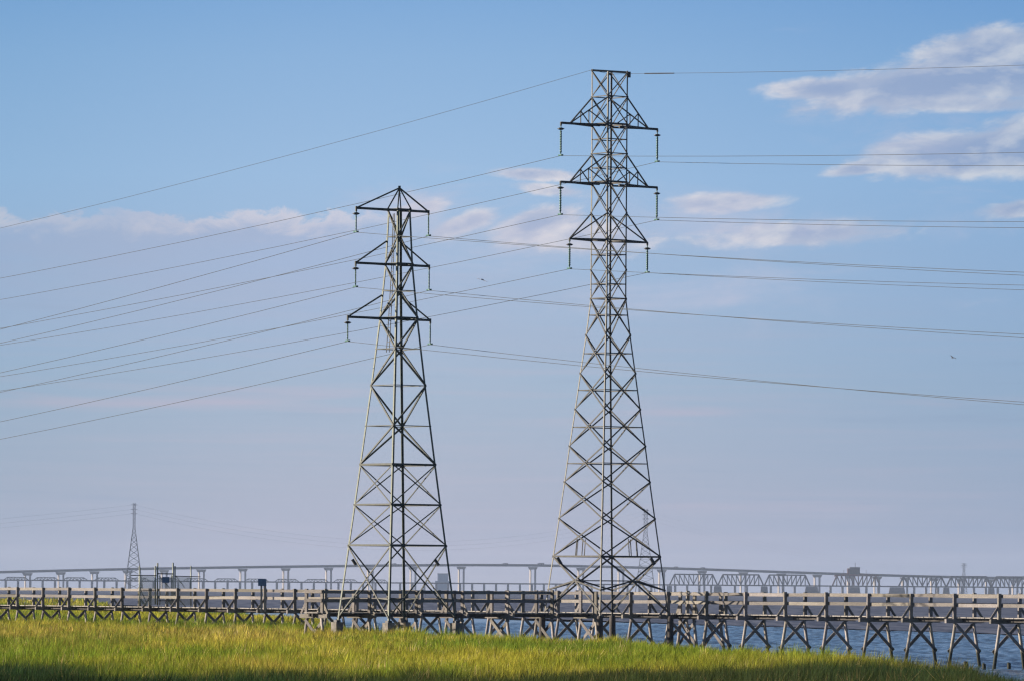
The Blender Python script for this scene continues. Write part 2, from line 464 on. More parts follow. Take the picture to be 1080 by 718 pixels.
waves()
# tidal mudflat beyond the channel (its near edge runs obliquely)
def gp(x, s):          # plan position of image column x at scale s (pixels per metre)
    return ((x - 540) / s, F / s)
edge_pts = []
for i in range(520):
    x = -700 + i * 2600 / 519.0
    s = 8.5 + (x - 500) * 0.0078
    if s < 1.9: continue
    p = gp(x, s)
    w = math.sin(i * 0.17) * 2.5 + math.sin(i * 0.061) * 4 + random.uniform(-4, 4)
    edge_pts.append((p[0], p[1] + w))
flat = edge_pts + [(700, edge_pts[-1][1]), (1400, 6200), (-900, 6200), (edge_pts[0][0] - 150, edge_pts[0][1])]
sheet('mudflat', flat, WL + 0.11, M['mud'])

GT = 0.92              # height of the grass tops above the water
def shore(x, y, z=GT):
    dyp = y - 621 - ROLL * (x - 540)
    Y = (CZ - z) * F / dyp
    return ((x - 540) / F * Y, Y)
shore_px = [(1128, 735), (1096, 718), (1058, 708.5), (1008, 698.5), (950, 694), (900, 691), (850, 687), (800, 683), (740, 677), (700, 673), (640, 669.5),
            (560, 669), (500, 666.5), (430, 664.5), (385, 661.5), (352, 657), (344, 650.5), (300, 648), (250, 643.5), (150, 640.5), (116, 636.5), (112, 633), (92, 630), (0, 628.3), (-90, 627.6)]
poly = [shore(*p) for p in shore_px]
poly = poly + [(-260, poly[-1][1]), (-260, 20), (poly[0][0], 20)]
# jitter the shoreline with extra points
def refine(pl):
    out = []
    for i in range(len(pl)):
        a, b = pl[i], pl[(i + 1) % len(pl)]
        L = math.dist(a, b); n = max(1, min(14, int(L / 3.0)))
        for k in range(n):
            t = k / n
            j = 0.0 if k == 0 else 0.05 * min(L / n, 14)
            out.append((a[0] + (b[0] - a[0]) * t + random.uniform(-j, j), a[1] + (b[1] - a[1]) * t + random.uniform(-j, j) * 2))
    return out
poly = refine(poly)
PX = np.array([p[0] for p in poly]); PY = np.array([p[1] for p in poly])
def inside(x, y):
    r = np.zeros(len(x), bool); n = len(PX); j = n - 1
    for i in range(n):
        c = ((PY[i] > y) != (PY[j] > y)) & (x < (PX[j] - PX[i]) * (y - PY[i]) / (PY[j] - PY[i] + 1e-12) + PX[i])
        r ^= c; j = i
    return r
def marsh():
    import bmesh
    bm = bmesh.new()
    area = sum(poly[i][0] * poly[(i + 1) % len(poly)][1] - poly[(i + 1) % len(poly)][0] * poly[i][1] for i in range(len(poly)))
    sg = 1.0 if area > 0 else -1.0
    top = [bm.verts.new((p[0], p[1], 0.42)) for p in poly]
    n = len(poly); low_ = []
    for i in range(n):
        a, b = poly[i - 1], poly[(i + 1) % n]
        t = Vector((b[0] - a[0], b[1] - a[1])); t.normalize()
        nx, ny = t.y * sg, -t.x * sg
        low_.append(bm.verts.new((poly[i][0] + nx * 0.5, poly[i][1] + ny * 0.5, WL - 0.3)))
    f = bm.faces.new(top)
    for i in range(n):
        bm.faces.new((top[i], low_[i], low_[(i + 1) % n], top[(i + 1) % n]))
    bmesh.ops.triangulate(bm, faces=[f])
    bmesh.ops.recalc_face_normals(bm, faces=bm.faces)
    me = bpy.data.meshes.new('marsh_ground'); bm.to_mesh(me); bm.free()
    me.materials.append(M['soil'])
    o = bpy.data.objects.new('marsh_ground', me); COL.objects.link(o); o['kind'] = 'structure'
marsh()

def grass():
    NC = 52000; NB = 18
    u = rng.uniform(-90, 1170, NC)
    # tufts spread evenly over the image height of the marsh, with some more far away
    dyp = np.where(rng.random(NC) < 0.84, rng.uniform(24, 112, NC), rng.uniform(8.5, 40, NC))
    CY = (CZ - GT) * F / dyp * rng.uniform(0.97, 1.03, NC)
    CX = (u - 540) / F * CY
    k = inside(CX, CY)
    CX, CY = CX[k], CY[k]; nc = len(CX)
    rad = rng.uniform(0.10, 0.34, nc) * (CY / 200.0) ** 0.7
    th_ = rng.uniform(0, 2 * np.pi, (nc, NB)); rr = np.sqrt(rng.random((nc, NB))) * rad[:, None]
    X = (CX[:, None] + np.cos(th_) * rr).ravel(); Y = (CY[:, None] + np.sin(th_) * rr * 1.4).ravel()
    n = len(X)
    ctone = np.repeat(rng.normal(1.0, 0.30, nc), NB); chgt = np.repeat(rng.normal(1.0, 0.17, nc), NB); chue = np.repeat(rng.random(nc), NB)
    outx, outy = np.cos(th_).ravel(), np.sin(th_).ravel()
    big = fnoise(X * 0.16 + 40, Y * 0.045 + 9, 11)
    mid = fnoise(X * 0.55 + 7, Y * 0.16, 21)
    fine = fnoise(X * 1.7, Y * 0.55, 31)
    hgt = 0.40 + 0.34 * (big - 0.5) * 1.3 + 0.22 * (mid - 0.5) + 0.20 * (fine - 0.5)
    hgt = 0.86 * (hgt + 0.21) * rng.uniform(0.74, 1.12, n) * np.clip(chgt, 0.55, 1.45)
    hgt = np.clip(hgt, 0.14, 0.98)
    w = np.maximum(0.014, Y / F * rng.uniform(0.45, 0.95, n))
    ang = rng.uniform(0, 2 * np.pi, n)
    lean = rng.uniform(0.06, 0.75, n) ** 1.2 * hgt
    la = rng.uniform(0, 2 * np.pi, n)
    lx, ly = np.cos(la) * lean * 0.6 + outx * lean * 0.6 + 0.06 * hgt, np.sin(la) * lean * 0.6 + outy * lean * 0.6
    wx, wy = np.cos(ang) * w / 2, np.sin(ang) * w / 2
    z0 = np.full(n, 0.38)
    v = np.empty((n, 5, 3), np.float32)
    v[:, 0] = np.stack([X - wx, Y - wy, z0], 1)
    v[:, 1] = np.stack([X + wx, Y + wy, z0], 1)
    mx_, my_, mz = X + lx * 0.32, Y + ly * 0.32, z0 + hgt * 0.6
    v[:, 2] = np.stack([mx_ + wx * 0.85, my_ + wy * 0.85, mz], 1)
    v[:, 3] = np.stack([mx_ - wx * 0.85, my_ - wy * 0.85, mz], 1)
    v[:, 4] = np.stack([X + lx, Y + ly, z0 + hgt], 1)
    base = (np.arange(n) * 5)[:, None]
    loops = np.concatenate([base + np.array([[0, 1, 2, 3]]), base + np.array([[3, 2, 4]])], 1).astype(np.int32).ravel()
    starts = (np.arange(n)[:, None] * 7 + np.array([[0, 4]])).astype(np.int32).ravel()
    me = bpy.data.meshes.new('marsh_grass')
    me.vertices.add(n * 5); me.loops.add(n * 7); me.polygons.add(n * 2)
    me.vertices.foreach_set('co', v.ravel())
    me.loops.foreach_set('vertex_index', loops)
    me.polygons.foreach_set('loop_start', starts)
    me.update(calc_edges=True)
    # tint: plant sorts in patches, with dark shade painted over the foreground
    green = np.array([0.132, 0.192, 0.024]); yellow = np.array([0.320, 0.296, 0.044]); tan = np.array([0.34, 0.25, 0.080]); painted_shade = np.array([0.006, 0.027, 0.021])
    c1 = fnoise(X * 0.10 + 3, Y * 0.022 + 70, 51); c2 = fnoise(X * 0.35 + 11, Y * 0.10 + 5, 61)
    leftfar = 1 / (1 + np.exp((X + 5.0) / 2.6)) * np.exp(-((Y - 270) / 62.0) ** 2)
    leftfar = np.maximum(leftfar, 0.85 / (1 + np.exp((X - 1) / 2)) * np.exp(-((Y - 157) / 6.0) ** 2))
    ty = np.clip((c1 - 0.34) * 2.8 + (c2 - 0.5) * 0.9 + (chue - 0.5) * 0.7, 0, 1)
    tt = np.clip(leftfar * 0.75 + (c2 - 0.54) * 1.3 + (chue - 0.58) * 0.55, 0, 1) * np.clip(rng.normal(0.75, 0.3, n), 0, 1)
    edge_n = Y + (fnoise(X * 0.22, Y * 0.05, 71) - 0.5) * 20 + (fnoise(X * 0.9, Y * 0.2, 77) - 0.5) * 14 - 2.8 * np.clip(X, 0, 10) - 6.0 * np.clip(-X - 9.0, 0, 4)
    shade_mask = 1 / (1 + np.exp((edge_n - 144.5) / 2.6))  # where the foreground shadow is painted into the blade colour
    col = green[None] * (1 - ty[:, None]) + yellow[None] * ty[:, None]
    col = col * (1 - tt[:, None]) + tan[None] * tt[:, None]
    col = col * (1 - 0.88 * shade_mask[:, None]) + painted_shade[None] * 0.88 * shade_mask[:, None]
    straw = np.repeat(rng.random(nc) < 0.05, NB) & (rng.random(n) < 0.6)
    col = np.where(straw[:, None], np.array([[0.46, 0.37, 0.19]]) * (1 - 0.6 * shade_mask[:, None]), col)
    col *= np.where(rng.random(n) < 0.10, rng.uniform(1.4, 1.9, n), rng.uniform(0.5, 1.3, n))[:, None] * np.clip(ctone, 0.45, 1.6)[:, None] * 1.26
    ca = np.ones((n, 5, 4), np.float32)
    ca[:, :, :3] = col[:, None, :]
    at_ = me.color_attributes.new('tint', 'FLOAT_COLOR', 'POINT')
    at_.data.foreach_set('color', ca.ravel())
    me.materials.append(M['grass'])
    o = bpy.data.objects.new('marsh_grass', me); COL.objects.link(o)
    tags(o, 'yellow green cordgrass covering the marsh in front of the boardwalk', 'grass', kind='stuff')
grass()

# unseen mound added outside the frame at left to shade the marsh front
def shade_hill():
    nx, ny = 40, 60
    vs, fs = [], []
    for j in range(ny):
        for i in range(nx):
            x = -150 + 134 * i / (nx - 1); y = 30 + 120 * j / (ny - 1)
            a = max(0, min(1, (-17.0 - x) / 22.0)); b = max(0, min(1, (y - 32) / 14.0)); c = max(0, min(1, (150 - y) / 9.0))
            sm = lambda q: q * q * (3 - 2 * q)
            z = 0.3 + 9.5 * sm(a) * sm(b) * sm(c) * (0.82 + 0.22 * math.sin(y * 0.31) * math.sin(x * 0.13 + 1) + 0.08 * math.sin(y * 0.9))
            vs.append((x, y, z))
    for j in range(ny - 1):
        for i in range(nx - 1):
            k = j * nx + i
            fs.append((k, k + 1, k + nx + 1, k + nx))
    me = bpy.data.meshes.new('shade_hill'); me.from_pydata(vs, [], fs); me.update()
    for p in me.polygons: p.use_smooth = True
    me.materials.append(M['soil'])
    o = bpy.data.objects.new('shade_hill', me); COL.objects.link(o); o['kind'] = 'structure'
shade_hill()

# ------------------------------------------------------------------ boardwalks
DECK = 1.73
def boardwalk(root, A, d, L, bay, n_bays, half, rail_range, foot_z=-1.3, near_sign=1, cap_out=0.5, end_rail=False, lean=0.17):
    """A plan point on the axis, d unit direction; bents every bay"""
    A = Vector((A[0], A[1], 0)); d = Vector((d[0], d[1], 0)).normalized()
    nrm = Vector((d.y, -d.x, 0))                  # to the right of d
    Z = lambda z: Vector((0, 0, z))
    up = Z(1)
    deck = MB()
    for i in range(n_bays + 1):
        c = A + d * (bay * i)
        jz = random.uniform(-0.012, 0.012)
        bent = MB(); bent.beam(c - nrm * (half + cap_out) + Z(DECK - 0.17), c + nrm * (half + cap_out) + Z(DECK - 0.17), 0.15, 0.19)
        bo = bent.build('trestle_bent', M['wood'], root)
        for sg in (-1, 1):
            j = random.uniform(-0.03, 0.03)
            topp = c + nrm * sg * (half - 0.05) + Z(DECK - 0.265); foot = c + nrm * sg * (half - 0.05 + lean * (DECK - 0.265 - foot_z) + j) + d * random.uniform(-0.05, 0.05) + Z(foot_z)
            MB().tube([topp, topp.lerp(foot, 0.5), foot], [0.074, 0.082, 0.09], 8).build('pile', M['pile'], bo, True)
        for sg in (-1, 1):
            a = c + nrm * sg * (half - 0.03) + Z(DECK - 0.34) + d * 0.115 * sg
            b = c - nrm * sg * (half + lean * 1.55) + Z(0.12) + d * 0.115 * sg
            MB().beam(a, b, 0.155, 0.034, d).build('cross_brace', M['wood'], bo)
        for sg in (-1, 1):
            p = c + nrm * sg * half
            MB().beam(p + Z(DECK - 0.28), p + Z(DECK + 1.11 + jz + random.uniform(-0.03, 0.04)) + d * random.uniform(-0.03, 0.03) + nrm * random.uniform(-0.02, 0.02), 0.165, 0.10, d).build('post', M['wood'], root)
            MB().beam(c + nrm * sg * (half + cap_out - 0.04) + Z(DECK - 0.06), p + nrm * sg * 0.02 + Z(DECK + 0.53), 0.12, 0.035, d).build('knee_brace', M['wood'], root)
    inner = half - 0.0825 - 0.026
    for i in range(rail_range[0], rail_range[1]):
        for sg in (-1, 1):
            a = A + d * (bay * i + 0.006) + nrm * sg * inner; b = A + d * (bay * (i + 1) - 0.006) + nrm * sg * inner
            k1, k2 = random.uniform(-0.024, 0.022), random.uniform(-0.024, 0.022)
            MB().beam(a + Z(DECK + 1.0 + k1), b + Z(DECK + 1.0 + k2), 0.042, 0.15).build('top_rail', M['wood'], root)
            MB().beam(a + Z(DECK + 0.58 + k2), b + Z(DECK + 0.58 + k1), 0.042, 0.16).build('middle_rail', M['wood'], root)
    s0, s1 = A - d * 0.25, A + d * (bay * n_bays + 0.25)
    for sg in (-1, 1):
        MB().beam(s0 + nrm * sg * (half - 0.44) + Z(DECK - 0.125), s1 + nrm * sg * (half - 0.44) + Z(DECK - 0.125), 0.09, 0.155).build('stringer', M['tar_shade'], root)  # dark material paints in the shade beneath the planks
    n = int((s1 - s0).length / 0.3)
    for i in range(n):
        c = s0 + d * (0.3 * (i + 0.5)) + Z(DECK - 0.012 + random.uniform(-0.004, 0.004))
        e = random.uniform(-0.03, 0.03)
        deck.beam(c - nrm * (half - 0.075 + e), c + nrm * (half - 0.075 - e), 0.285, 0.046)
    deck.build('deck', M['plank'], root)
    if end_rail:
        for z, h in ((1.0, 0.15), (0.58, 0.16)):
            MB().beam(A - d * 0.085 - nrm * (half + 0.06) + Z(DECK + z), A - d * 0.085 + nrm * (half + 0.06) + Z(DECK + z), 0.042, h).build('end_rail', M['wood'], root)

def smain(x): return 17.1 + 0.00557 * x
P0 = Vector(gp(18.3, smain(18.3))); P1 = Vector(gp(1054, smain(1054)))
dm = (P1 - P0).normalized(); BAY = (P1 - P0).length / 29
HALF = 0.56
nm = Vector((dm.y, -dm.x))                       # camera side (left and near)
if nm.y > 0: nm = -nm
ax0 = P0 - nm * HALF - dm * BAY * 3
root = thing('boardwalk', (ax0.x, ax0.y, DECK), 'long grey wooden boardwalk on trestle legs crossing the whole marsh and water', 'boardwalk')
boardwalk(root, ax0, dm, 0, BAY, 35, HALF, (0, 35))
# the spur that serves the pylons
ds = Vector((0.716, 0.698)).normalized()
Q0 = Vector(gp(340, 22.0)); ns = Vector((ds.y, -ds.x))
axs = Q0 - ns * HALF
root = thing('boardwalk', (axs.x, axs.y, DECK), 'short branch boardwalk of dark rails running behind the short pylon', 'boardwalk')
boardwalk(root, axs, ds, 0, 3.1, 6, HALF, (0, 5), end_rail=True, cap_out=0.42)

cross = Vector((8.1, 304.1)) + ds * 1.0
root = thing('boardwalk', (cross.x, cross.y, DECK), 'stub of boardwalk behind the main rails just right of the tall pylon', 'boardwalk')
boardwalk(root, cross, ds, 0, 1.9, 1, 0.5, (0, 1), cap_out=0.3)

# ------------------------------------------------------------------ pylons
AX = Vector((-0.78, -0.62, 0)).normalized()      # crossarm direction, towards the left and the camera
BX = Vector((-AX.y, AX.x, 0)); BX = -BX if BX.y > 0 else BX   # line direction, to the right and nearer
CORN = {'left': (AX - BX).normalized(), 'near': (AX + BX).normalized(), 'right': (BX - AX).normalized(), 'far': -(AX + BX).normalized()}
FACES = [('left', 'near'), ('near', 'right'), ('right', 'far'), ('far', 'left')]
class Pylon:
    def __init__(self, xc, s, prof, ybase, m, label, name='lattice_pylon'):
        self.s = s; self.Y = F / s; self.prof = prof
        self.X = (xc - 540) / s
        self.yh = 621 + ROLL * (xc - 540)
        self.m = m; self.bm = M['brace_green'] if m is M['steel_green'] else M['brace']
        self.root = thing(name, (self.X, self.Y, self.z(ybase)), label, 'pylon', 'big lattice pylons by the boardwalk')
    def z(self, y): return CZ + (self.yh - y) / self.s
    def R(self, y):
        P = self.prof
        if y <= P[0][0]: return P[0][1] / self.s
        for (a, ra), (b, rb) in zip(P, P[1:]):
            if y <= b: return (ra + (rb - ra) * (y - a) / (b - a)) / self.s
        (a, ra), (b, rb) = P[-2:]
        return (rb + (rb - ra) * (y - b) / (b - a)) / self.s
    def c(self, k, y): return Vector((self.X, self.Y, self.z(y))) + CORN[k] * self.R(y)
    def axis(self, y): return Vector((self.X, self.Y, self.z(y)))
    def legs(self, ys, w, t, tops={}):
        for k in CORN:
            i = ['left', 'near', 'right', 'far'].index(k); names = ['left', 'near', 'right', 'far']
            d1 = CORN[names[(i + 1) % 4]] - CORN[k]; d2 = CORN[names[i - 1]] - CORN[k]
            mb = MB(); yy = [tops.get(k, ys[0])] + ys[1:]
            for a, b in zip(yy, yy[1:]): mb.angle(self.c(k, a), self.c(k, b), d1, d2, w, t)
            mb.build('leg', self.m, self.root)
    def ring(self, y, w, h=None):
        mb = MB()
        for a, b in FACES: mb.beam(self.c(a, y), self.c(b, y), w * 0.6, h or w)
        mb.build('horizontal_frame', self.bm, self.root)

def insulator(P, root, top, length, r, disc_drop=None, disc_r=0.3, rod=True):
    top = Vector(top)
    mb = MB()
    mb.tube([top + Vector((0, 0, 0.02)), top - Vector((0, 0, 0.28))], 0.028, 6)
    n = 9; z0 = 0.28; L = length - 0.28 - 0.10
    pts, rs = [], []
    for i in range(n):
        za = z0 + L * i / n
        pts += [top - Vector((0, 0, za)), top - Vector((0, 0, za + L / n * 0.35)), top - Vector((0, 0, za + L / n * 0.5))]
        rs += [r * 0.72, r, r * 0.7]
    pts.append(top - Vector((0, 0, z0 + L))); rs.append(r * 0.5)
    mb.tube(pts, rs, 8)
    mb.tube([top - Vector((0, 0, z0 + L)), top - Vector((0, 0, length))], 0.03, 6)
    mb.box(top - Vector((0, 0, length)), 0.34, 0.06, 0.07, BX)
    o = mb.build('insulator_string', M['insulator'], root, True)
    if disc_drop:
        d = MB(); z = disc_drop
        d.tube([top - Vector((0, 0, z - 0.05)), top - Vector((0, 0, z)), top - Vector((0, 0, z + 0.06))], [disc_r * 0.35, disc_r, disc_r * 0.5], 14)
        d.build('arcing_ring', M['ring'], o, True)
    return top - Vector((0, 0, length + 0.03))

# ---- tall pylon (right)
TP = Pylon(639.6, 21.2, [(73, 19.4), (131, 19.2), (315, 19.1), (353, 23.8), (393, 29.6), (431, 34.9), (470, 40.7), (508, 45.8), (546, 51.3), (586, 57.2), (660, 68.0)], 662, M['steel'],
           'tall steel lattice pylon with a flat open top on the right', 'lattice_pylon')
nodes = [73.8, 102.5, 131.5, 162.5, 192.5, 224.6, 253.7, 284.7, 315.2, 353.4, 393.5, 431.4, 470.2, 508, 546.5, 586.5]
TP.legs([73] + nodes[1:] + [650], 0.070, 0.018, {'near': 77, 'far': 74, 'right': 75})
TOPY = {'left': 74.5, 'near': 78, 'right': 76.5, 'far': 74.5}
XP = [(nodes[i], nodes[i + 1]) for i in range(len(nodes) - 1)]
for (a, b) in FACES:
    mb = MB(); nf = (CORN[a] + CORN[b]).normalized()
    for (y0, y1) in XP:
        w = 0.045 if y0 < 300 else 0.066
        off = nf * 0.02
        ta, tb = ((y0, y0) if y0 > 80 else (TOPY[a], TOPY[b]))
        mb.beam(TP.c(a, ta) + off, TP.c(b, y1) + off, 0.03, w, nf.cross(Vector((0, 0, 1))))
        mb.beam(TP.c(b, tb) - off, TP.c(a, y1) - off, 0.03, w, nf.cross(Vector((0, 0, 1))))
    for ym in (147.5, 177.5, 269, 300, 332.6, 372.8, 411.4, 450.3, 488.6):
        mb.beam(TP.c(a, ym) - nf * 0.05, TP.c(b, ym) - nf * 0.05, 0.035, 0.05)
    # bottom panel: big X with redundant members
    A0, B0, A1, B1 = TP.c(a, 586.5), TP.c(b, 586.5), TP.c(a, 640), TP.c(b, 640)
    cx = (A0 + B0 + A1 + B1) / 4
    mid = (TP.c(a, 612) + TP.c(b, 612)) / 2
    mb.beam(A0, mid, 0.04, 0.085, nf.cross(Vector((0, 0, 1)))); mb.beam(B0, mid, 0.04, 0.085, nf.cross(Vector((0, 0, 1))))
    mb.beam(mid, TP.c(a, 622), 0.04, 0.075); mb.beam(mid, TP.c(b, 622), 0.04, 0.075)
    mb.beam(mid, TP.c(a, 645), 0.04, 0.085, nf.cross(Vector((0, 0, 1)))); mb.beam(mid, TP.c(b, 645), 0.04, 0.085, nf.cross(Vector((0, 0, 1))))
    q = TP.c(a, 586.5).lerp(TP.c(b, 586.5), 0.48); 
    for t in (0.47, 0.6):
        lo = TP.c(a, 586.5).lerp(TP.c(b, 586.5), t)
        k = 0.5 - abs(t - 0.5) * 0.0
        hi = TP.c(a, 568).lerp(TP.c(b, 568), t)
        mb.beam(lo, hi, 0.03, 0.04, nf)
    mb.build('bracing', M['brace'], TP.root)
for y, w in ((102.5, 0.05), (131.5, 0.09), (162.5, 0.05), (192.5, 0.09), (253.7, 0.07), (315.2, 0.06), (586.5, 0.085)):
    TP.ring(y, w)
# horizontal diaphragm at the foot of the body
mb = MB()
mb.beam((TP.c('left', 612) + TP.c('near', 612)) / 2, (TP.c('near', 612) + TP.c('right', 612)) / 2, 0.05, 0.05)
mb.beam((TP.c('left', 612) + TP.c('far', 612)) / 2, (TP.c('far', 612) + TP.c('right', 612)) / 2, 0.05, 0.05)
mb.beam((TP.c('left', 612) + TP.c('near', 612)) / 2, (TP.c('left', 612) + TP.c('far', 612)) / 2, 0.05, 0.05)
mb.beam((TP.c('right', 612) + TP.c('near', 612)) / 2, (TP.c('right', 612) + TP.c('far', 612)) / 2, 0.05, 0.05)
mb.build('diaphragm', TP.m, TP.root)
for k in CORN:
    f = TP.c(k, 659)
    MB().tube([(f.x, f.y, -1.2), (f.x, f.y, 0.6), (f.x, f.y, 1.5), (f.x, f.y, 1.62)], [0.17, 0.165, 0.155, 0.12], 12).build('footing_pile', M['tar_shade'], TP.root, True)
for (a, b, t) in (('left', 'near', 0.16), ('near', 'right', 0.86)):
    p = TP.c(a, 592).lerp(TP.c(b, 592), t)
    MB().beam(p + Vector((-0.12, 0, 0.2)), p + Vector((0.08, 0, -0.13)), 0.05, 0.18, AX).build('bracket_plate', M['brace'], TP.root)

TALL_ENDS = {}
def tall_arm(yarm, ytop, tip_px, beam_px, side, post):
    """pyramid crossarm on one side; tip_px = reach of the pyramid, beam_px = reach of the projecting beam"""
    sg = 1 if side == 'left' else -1
    proj = abs(AX.x)
    ax = TP.axis(yarm)
    legs2 = ('left', 'near') if side == 'left' else ('right', 'far')
    tip = ax + AX * sg * (tip_px / proj / TP.s)
    end = ax + AX * sg * (beam_px / proj / TP.s)
    mb = MB()
    for k in legs2:
        b0, t0 = TP.c(k, yarm), TP.c(k, ytop)
        mb.beam(b0, tip, 0.06, 0.085)
        mb.beam(t0, tip, 0.05, 0.06)
        if post:
            m1 = b0.lerp(tip, 0.5); m2 = t0.lerp(tip, 0.5)
            mb.beam(m1, m2, 0.035, 0.04, AX)
            mb.beam(m2, b0, 0.035, 0.05)
    if beam_px > tip_px:
        mb.beam(ax + AX * sg * (TP.R(yarm) * 0.7), end, 0.10, 0.11)
    else:
        end = tip
    mb.beam(end + Vector((0, 0, 0.03)), end - Vector((0, 0, 0.14)), 0.06, 0.08, AX)
    mb.build('crossarm', M['brace'], TP.root)
    return end - Vector((0, 0, 0.12))
for lv, yarm, ytop, tp, bp, post in (('top', 133.2, 104, 42, 51.5, True), ('middle', 195, 164.5, 42, 51.5, True), ('bottom', 254.0, 226, 41.5, 41.5, False)):
    for side in ('left', 'right'):
        e = tall_arm(yarm, ytop, tp, bp, side, post)
        bot = insulator(TP, TP.root, e, 1.48 if lv != 'bottom' else 1.35, 0.062, 0.17, 0.19)
        TALL_ENDS[(lv, side)] = bot
# open top: a beam across with wire clamp
mb = MB()
mb.beam(TP.c('left', 74.3), TP.c('right', 76.8), 0.07, 0.10)
mb.build('top_beam', TP.m, TP.root)
mb = MB(); q = TP.c('right', 78)
mb.box(q + Vector((0.05, 0, -0.05)), 0.16, 0.16, 0.28); mb.build('wire_clamp', M['ring'], TP.root)

# ---- short pylon (left)
SP = Pylon(418.6, 22.2, [(199, 0.5), (221, 12.6), (255, 13.4), (279, 15.0), (311, 18.0), (335, 20.6), (368, 24.4), (406, 29.3), (449, 35.2), (490, 40.6), (532, 46.4), (575, 52.4), (654, 63.4)], 654, M['steel_green'],
           'shorter greenish steel pylon with a pointed top on the left', 'lattice_pylon')
SP.legs([220, 279, 335, 406, 490, 532, 575, 655], 0.092, 0.024)
names = ['left', 'near', 'right', 'far']
zig = [(221, 250), (250, 279), (279, 307), (307, 335.5), (335.5, 368), (368, 406.4), (406.4, 449), (449, 489.8)]
for (a, b) in FACES:
    mb = MB(); nf = (CORN[a] + CORN[b]).normalized(); sd = nf.cross(Vector((0, 0, 1)))
    l, q = (a, b) if a in ('left', 'right') else (b, a)      # l: side leg, q: near/far leg
    for i, (y0, y1) in enumerate(zig):
        p0, p1 = (SP.c(l, y0), SP.c(q, y1)) if i % 2 == 0 else (SP.c(q, y0), SP.c(l, y1))
        mb.beam(p0, p1, 0.06, 0.075 if y0 > 300 else 0.06, sd)
        if y0 > 400:
            p = p0.lerp(p1, 0.5)
    for ym in (250, 307, 368, 449):
        mb.beam(SP.c(a, ym), SP.c(b, ym), 0.03, 0.04)
    for (y0, y1) in ((489.8, 532), (532, 574.7)):
        mb.beam(SP.c(a, y0) + nf * 0.02, SP.c(b, y1) + nf * 0.02, 0.03, 0.05, sd)
        mb.beam(SP.c(b, y0) - nf * 0.02, SP.c(a, y1) - nf * 0.02, 0.03, 0.05, sd)
    mb.beam(SP.c(a, 574.7) + nf * 0.03, SP.c(b, 651) + nf * 0.03, 0.035, 0.062, sd)
    mb.beam(SP.c(b, 574.7) - nf * 0.03, SP.c(a, 651) - nf * 0.03, 0.035, 0.062, sd)
    mid = (SP.c(a, 611) + SP.c(b, 611)) / 2
    for k in (a, b):
        mb.beam(SP.c(k, 632), SP.c(a, 630).lerp(SP.c(b, 630), 0.28 if k == a else 0.72), 0.03, 0.045, sd)
    mb.build('bracing', M['brace_green'], SP.root)
for y, w in ((221.5, 0.085), (278.5, 0.075), (335.5, 0.075), (406.4, 0.04), (489.8, 0.10), (532, 0.085), (574.7, 0.085)):
    SP.ring(y, w)
mb = MB(); apex = SP.axis(198.5)
for k in CORN: mb.beam(SP.c(k, 221), apex, 0.05, 0.06)
mb.box(apex, 0.12, 0.12, 0.2); mb.build('peak', M['brace_green'], SP.root)
SHORT_ENDS = {}
for lv, yarm, ystay, lp, rp in (('top', 222.0, None, 44.6, 30.5), ('middle', 279.5, 254.5, 44.8, 31.5), ('bottom', 336.5, 311.5, 52.6, 33.0)):
    for side, reach in (('left', lp), ('right', rp)):
        sg = 1 if side == 'left' else -1
        ax = SP.axis(yarm); tip = ax + AX * sg * (reach / abs(AX.x) / SP.s)
        mb = MB(); two = ('left', 'near') if side == 'left' else ('right', 'far')
        mb.beam(ax, tip, 0.09, 0.11)
        for k in two: mb.beam(SP.c(k, yarm), tip, 0.05, 0.07)
        if ystay is None:
            mb.beam(apex, tip, 0.05, 0.065)
        else:
            mb.beam(SP.c('left' if side == 'left' else 'far', ystay), tip, 0.05, 0.065)
        mb.beam(tip + Vector((0, 0, 0.08)), tip - Vector((0, 0, 0.16)), 0.06, 0.08, AX)
        mb.build('crossarm', M['brace_green'], SP.root)
        bot = insulator(SP, SP.root, tip - Vector((0, 0, 0.1)), 1.02, 0.042, 0.16 if side == 'left' else None, 0.19)
        SHORT_ENDS[(lv, side)] = bot
mb = MB()      # climbing ladder inside the left face
for t in (0.56, 0.70):
    for ya, yb in zip((226, 279, 335), (279, 335, 372)):
        mb.beam(SP.c('left', ya).lerp(SP.c('near', ya), t), SP.c('left', yb).lerp(SP.c('near', yb), t), 0.025, 0.03, AX)
for i in range(20):
    y = 228 + i * 7.4
    mb.beam(SP.c('left', y).lerp(SP.c('near', y), 0.56), SP.c('left', y).lerp(SP.c('near', y), 0.70), 0.025, 0.025)
mb.build('ladder', M['brace'], SP.root)
for k in CORN:
    f = SP.c(k, 654)
    b = MB(); z1 = SP.z(656.0)
    b.box((f.x, f.y, z1 - 0.55), 0.42, 0.42, 1.1, AX)
    b.build('concrete_footing', M['concrete'], SP.root)
    g = MB(); g.box((f.x, f.y, z1 + 0.05), 0.24, 0.24, 0.1, AX); g.build('base_plate', M['ring'], SP.root)
for (a, b, t) in (('left', 'near', 0.2), ('near', 'right', 0.80)):
    p = SP.c(a, 593).lerp(SP.c(b, 593), t)
    MB().beam(p + Vector((-0.1, 0, 0.15)), p + Vector((0.08, 0, -0.12)), 0.05, 0.15, AX).build('bracket_plate', M['brace'], SP.root)

